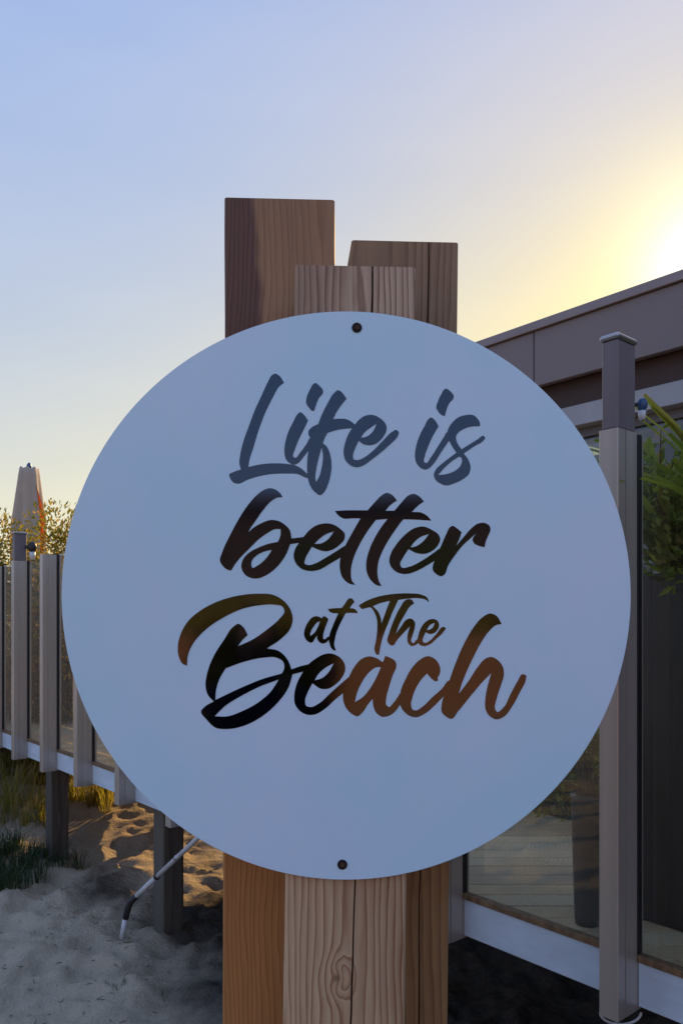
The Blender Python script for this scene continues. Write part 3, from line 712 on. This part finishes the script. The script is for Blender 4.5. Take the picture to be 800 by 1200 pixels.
bm = bmesh.new(); box(bm, (-19, -4, -1), (17, 3, 5.15-dark_block.location.z)); link('wall', bm, M['claddark'], dark_block)
bm = bmesh.new(); box(bm, (-19.6, -4.5, 5.16-dark_block.location.z), (17.6, 3.7, 5.42-dark_block.location.z)); link('roof', bm, M['claddark'], dark_block)
for k in range(9):
    bm = bmesh.new(); box(bm, (-17+k*3.8, 3.001, 2.6-dark_block.location.z), (-15.2+k*3.8, 3.03, 4.2-dark_block.location.z)); link('window', bm, M['winglass'], dark_block)
tag(dark_block, 'long dark clad block added opposite the sign, seen only mirrored in the lettering', 'building')

# ------------------------------------------------------------ furled parasol
YU = 9.5
q = at(34, 725, YU); par = empty('furled_parasol', (q.x, YU, gz(q.x, YU)))
zt = EZ+(725-549)/F*YU-par.location.z
bm = bmesh.new(); rings = []
nf = 48
for i in range(26):
    s_ = i/25; z = zt-s_*2.1
    rad = (.112+.075*min(1, s_*3.0)-.03*max(0, s_-.6)) if i > 0 else .108
    ring = []
    for k in range(nf):
        a = 2*math.pi*k/nf
        fo = 1+.16*min(1, .3+s_*2)*math.sin(a*8+s_*1.6)+.06*math.sin(a*3+2+s_*4)
        ring.append(bm.verts.new((rad*fo*math.cos(a), rad*fo*math.sin(a), z+(.012*math.sin(a*8) if i == 0 else 0))))
    rings.append(ring)
for A, B in zip(rings, rings[1:]):
    for k in range(nf): bm.faces.new((A[k], A[(k+1)%nf], B[(k+1)%nf], B[k]))
bm.faces.new(rings[0]); bmesh.ops.recalc_face_normals(bm, faces=bm.faces)
link('canopy', bm, M['canvas'], par, True)
bm = bmesh.new(); tube(bm, [(0,0,-.3), (0,0,zt+.02)], .025, 10); link('pole', bm, M['pvc'], par, True)
bm = bmesh.new(); tube(bm, [(0,0,zt), (0,0,zt+.045), (0,0,zt+.06), (0,0,zt+.075)], [.03,.028,.018,.006], 10); link('finial', bm, M['bluel'], par, True)
bm = bmesh.new()   # loose flap of orange lining on the right
rows = []
for i in range(14):
    s_ = i/13; z = zt-.22-s_*.95; x1 = .10+.135*math.sin(math.pi*min(1, s_*.8+.06))
    rows.append([bm.verts.new((.07+(x1-.07)*j/6, -.07-.03*math.sin(j*1.3+s_*2), z)) for j in range(7)])
for A, B in zip(rows, rows[1:]):
    for j in range(6): bm.faces.new((A[j], A[j+1], B[j+1], B[j]))
bmesh.ops.solidify(bm, geom=list(bm.faces), thickness=.006)
link('orange_flap', bm, M['orange'], par, True)
tag(par, 'furled beige parasol with an orange flap standing beyond the shrubs', 'parasol')

# ------------------------------------------------------------ far side of the deck: timber screen at left, planters at right
scr = empty('timber_screen', fp(4, OD, -.92)); MS = Matrix.Translation(-scr.location) @ FM
for i in range(5):
    bm = bmesh.new(); a = 2.6+i*1.2; box(bm, (a-.035, OD-.035, -.915), (a+.035, OD+.035, -.20), MS, .004); link('post', bm, M['screenwood'], scr)
for i in range(5):
    bm = bmesh.new(); h0 = -.86+i*.125; box(bm, (2.6, OD-.058, h0), (7.4, OD-.037, h0+.11), MS, .003); link('board', bm, M['screenwood'], scr)
tag(scr, 'brown timber screen of horizontal boards on the far side of the deck at left', 'screen')

def planter(t_, o_, w_, h, lab):
    r_ = empty('planter_box', fp(t_, o_, -.915), math.atan2(D.y, D.x))
    bm = bmesh.new()
    for lo, hi in (((-w_/2, -.15, 0), (w_/2, -.125, h)), ((-w_/2, .125, 0), (w_/2, .15, h)), ((-w_/2, -.124, 0), (-w_/2+.025, .124, h)), ((w_/2-.025, -.124, 0), (w_/2, .124, h))):
        box(bm, lo, hi, None, .003)
    link('box', bm, M['planter'], r_)
    bm = bmesh.new(); box(bm, (-w_/2+.026, -.123, h-.08), (w_/2-.026, .123, h-.04)); link('dark_ground', bm, M['bark'], r_)
    return tag(r_, lab, 'planter')
def strappy(x, y, z, n, L, lab, m=None, group='strappy plants on the deck', w_=.03, lean=.8):
    r_ = empty('strappy_plant', (x, y, z)); bm = bmesh.new()
    for i in range(n):
        a = random.uniform(0, 2*math.pi); ll = L*random.uniform(.55, 1.1); ln = lean*random.uniform(.1, 1)
        pts = []
        for k in range(6):
            s_ = k/5; out = ll*ln*.6*s_**1.7; up = ll*(s_-.35*ln*s_*s_)
            pts.append(Vector((math.cos(a)*out+random.uniform(-.03,.03)*(k == 0), math.sin(a)*out, up)))
        sd_ = Vector((-math.sin(a), math.cos(a), 0)); prev = None
        for k, p in enumerate(pts):
            ww = w_*(.5+.9*math.sin(math.pi*min(.98, (k/5)*.85+.1)))*.6
            cur = (bm.verts.new(p-sd_*ww), bm.verts.new(p+sd_*ww+Vector((0,0,.004))))
            if prev: bm.faces.new((prev[0], prev[1], cur[1], cur[0]))
            prev = cur
    link('leaves', bm, m or M['leafg'], r_)
    return tag(r_, lab, 'plant', group)
planter(-.45, -.42, 1.25, 1.05, 'dark tall planter box behind the glass right of the tall post')
for (t_, o_, L, n_, lab) in ((.06, -.40, .62, 26, 'strappy green plant just right of the tall post, behind the glass'),
                             (-.14, -.42, .70, 30, 'strappy green plant at the right edge of the picture, in the dark planter'),
                             (-.42, -.42, .66, 26, 'strappy green plant at the near end of the dark planter')):
    q = fp(t_, o_, .08); strappy(q.x, q.y, q.z, n_*4, L, lab, w_=.012, lean=1.5)
q = fp(.0, -.42, .06); shrub('planter_shrub', q.x, q.y, q.z, .62, .40, 2600, M['leafg'], 'bushy green shrub filling the top of the dark tall planter box', .045, clumps=16, twigs=10)
# round pot with leafy plant in front of the far hedge
q = fp(.17, -.115, -.915); pot = empty('plant_pot', q)
bm = bmesh.new(); tube(bm, [(0,0,0), (0,0,.02), (0,0,.37), (0,0,.385)], [.034,.036,.046,.049], 20); link('pot', bm, M['planter'], pot, True)
tag(pot, 'tall dark tapered plant pot on the deck left of the aluminium post', 'plant pot')
shrub('potted_shrub', q.x, q.y, q.z+.36, .15, .28, 500, M['leafg'], 'small green shrub growing in the tall dark pot on the deck',   .022, clumps=8, twigs=5)
# hedge in low planters along the far edge
for i in range(5):
    t_ = -1.6+i*.92; q = fp(t_, OD-.25, -1.3)
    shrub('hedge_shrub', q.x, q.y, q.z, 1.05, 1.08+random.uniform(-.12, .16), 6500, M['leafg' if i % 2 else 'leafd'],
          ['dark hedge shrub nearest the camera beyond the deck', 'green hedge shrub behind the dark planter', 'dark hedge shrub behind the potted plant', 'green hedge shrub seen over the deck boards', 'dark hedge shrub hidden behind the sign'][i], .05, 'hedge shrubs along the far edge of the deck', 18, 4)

lm = bmesh.new()
for i in range(170):
    x, y = random.uniform(-2.0, -.3), random.uniform(3.3, 5.0); z = gz(x, y)
    a = random.uniform(0, 3.14); L = random.uniform(.008, .045); d = Vector((math.cos(a), math.sin(a), random.uniform(-.1, .25)))*L
    tube(lm, [Vector((x, y, z+.003))-d*.5, Vector((x, y, z+.005))+rv()*.003, Vector((x, y, z+.003))+d*.5], [.0012, .002, .001], 4)
tag(link('beach_litter', lm, M['bark']), 'small dark twigs and bits scattered over the sand by the deck posts', 'litter', kind='stuff')
# ------------------------------------------------------------ drain pipe
pp = [at(300, 915, 3.35), at(229, 985, 3.75), at(184, 1027.5, 4.02), at(159, 1051, 4.12)]
dp = empty('drain_pipe', pp[3])
bm = bmesh.new(); tube(bm, [p-dp.location for p in (pp[0], pp[1], pp[2])], .0125, 12); link('pipe_section', bm, M['pvc'], dp, True)
bm = bmesh.new(); tube(bm, [pp[2].lerp(pp[3], .06)-dp.location, pp[3]-dp.location], .0135, 12); link('pipe_section', bm, M['pvc'], dp, True)
bm = bmesh.new(); a = pp[2].lerp(pp[3], -.03)-dp.location; b_ = pp[2].lerp(pp[3], .05)-dp.location; tube(bm, [a, b_], .0165, 12); link('collar', bm, M['blackpipe'], dp, True)
e1, e2, e3, e4 = at(160, 1050, 4.12), at(153, 1057, 4.13), at(150, 1064, 4.13), at(147, 1077, 4.13)
bm = bmesh.new(); tube(bm, [p-dp.location for p in (e1, e2, e3, e4)], [.017,.0185,.0185,.017], 12); link('elbow', bm, M['blackpipe'], dp, True)
cl_ = pp[1].lerp(pp[2], .45)-dp.location
bm = bmesh.new(); tube(bm, [cl_, cl_+(pp[2]-pp[1]).normalized()*.02], .0155, 12); link('clamp', bm, M['cap'], dp, True)
bm = bmesh.new(); tube(bm, [p-dp.location for p in (at(147, 1076, 4.13), at(143, 1100, 4.13))], .0145, 12); link('pipe_end', bm, M['pvc'], dp, True)
tag(dp, 'thin white drain pipe with a black elbow running down to the sand under the deck', 'pipe')
# cable loop below the right post
cb = bmesh.new(); pts = []
for i in range(15):
    a = math.pi*(1+i/14); pts.append(at(727+24*math.cos(a), 1187-12*math.sin(-a) if False else 1187+14*math.sin(-a)*1.0, 2.08))
tube(cb, pts, .0035, 8); tag(link('cable_loop', cb, M['pvc'], None, True), 'thin white cable loop hanging under the foot of the right post', 'cable')

# ------------------------------------------------------------ the photographer (behind the camera, seen only mirrored in the letters)
def skin_obj(name, verts, edges, radii, m, parent, sub=2, root=0):
    me_ = bpy.data.meshes.new(name); me_.from_pydata(verts, edges, [])
    me_.materials.append(m)
    o = bpy.data.objects.new(name, me_); COL.objects.link(o); o.parent = parent
    sk = o.modifiers.new('skin', 'SKIN'); 
    if not me_.skin_vertices: 
        import bmesh as _b
        b2 = _b.new(); b2.from_mesh(me_); b2.verts.layers.skin.verify(); b2.to_mesh(me_); b2.free()
    for i, r in enumerate(radii):
        me_.skin_vertices[0].data[i].radius = r if isinstance(r, tuple) else (r, r)
        me_.skin_vertices[0].data[i].use_root = (i == root)
    sb = o.modifiers.new('subsurf', 'SUBSURF'); sb.levels = sub; sb.render_levels = sub
    dg = bpy.context.evaluated_depsgraph_get(); ev = o.evaluated_get(dg); nm_ = bpy.data.meshes.new_from_object(ev)
    o.modifiers.clear(); o.data = nm_
    for p in nm_.polygons: p.use_smooth = True
    return o
M['skin'] = plain('skin', (.26,.14,.09), .5, .08, 20); M['navy'] = plain('navy_jacket', (.018,.020,.045), .85, .2, 20, bump=.3)
M['hair'] = plain('brown_hair', (.04,.025,.018), .7, .3, 30)
px_, py_ = -.37, -.32
person = empty('person', (px_, py_, gz(px_, py_)))
g = 0
V = [(0,0,.93), (0,0,1.10), (0,0,1.30), (0,0,1.42), (0,.01,1.50), (0,.02,1.58), (0,.025,1.66),
     (.09,0,.88), (.10,.01,.48), (.10,0,.08), (.10,.13,.04), (-.09,0,.88), (-.10,.03,.48), (-.10,.02,.08), (-.10,.15,.04),
     (.17,0,1.38), (.27,.03,1.10), (.30,.17,1.40), (-.17,0,1.38), (-.16,.12,1.10), (.12,.18,1.36)]
E = [(0,1),(1,2),(2,3),(3,4),(4,5),(5,6),(0,7),(7,8),(8,9),(9,10),(0,11),(11,12),(12,13),(13,14),(3,15),(15,16),(16,17),(3,18),(18,19),(19,20)]
Rd = [(.22,.15),(.22,.14),(.27,.16),(.22,.13),.055,(.075,.09),(.07,.085),.085,.06,.042,.035,.085,.06,.042,.035,.065,.05,.035,.065,.05,.035]
skin_obj('body', V, E, Rd, M['navy'], person)
bm = bmesh.new(); bmesh.ops.create_uvsphere(bm, u_segments=20, v_segments=14, radius=1)
for v in bm.verts:
    x, y, z = v.co; v.co = Vector((x*.078*(1-.18*max(0,-z)), y*.098, z*.118))+Vector((0,.035,1.625))
    if y > .85 and -.3 < z < .1: v.co.y += .018
link('head', bm, M['skin'], person, True)
bm = bmesh.new(); bmesh.ops.create_uvsphere(bm, u_segments=20, v_segments=14, radius=1)
for v in list(bm.verts):
    x, y, z = v.co
    v.co = Vector((x*.088, y*.108-.012, z*.128+.012))+Vector((0,.03,1.63))
bmesh.ops.delete(bm, geom=[v for v in bm.verts if v.co.y > .085 and v.co.z < 1.68 or v.co.z < 1.53], context='VERTS')
link('hair', bm, M['hair'], person, True)
for sgn, base in ((1, Vector((.305,.18,1.43))), (-1, Vector((.13,.19,1.40)))):
    vs = [tuple(base), tuple(base+Vector((sgn*.01,.03,.05)))]; es = [(0,1)]; rd = [.028,.034]
    for k in range(4):
        o_ = Vector((sgn*(-.03+.02*k), .035, .085)); i0 = len(vs)
        vs += [tuple(base+o_), tuple(base+o_+Vector((0,.035,.012))), tuple(base+o_+Vector((-sgn*.01,.045,-.012)))]
        es += [(1,i0),(i0,i0+1),(i0+1,i0+2)]; rd += [.010,.009,.008]
    i0 = len(vs); vs += [tuple(base+Vector((-sgn*.035,.03,.04))), tuple(base+Vector((-sgn*.045,.05,.065)))]; es += [(1,i0),(i0,i0+1)]; rd += [.012,.010]
    skin_obj('hand', vs, es, rd, M['skin'], person, 1)
person.scale = (1.06, 1.06, 1.06)
tag(person, 'person in a navy jacket holding up a phone, mirrored in the dark lettering', 'person')
ph = bmesh.new(); box(ph, (-.038, -.034, EZ-.145), (.038, -.026, EZ+.015), None, .002)
tag(link('phone', ph, M['blackpipe']), 'black phone held up by the person facing the sign', 'phone')
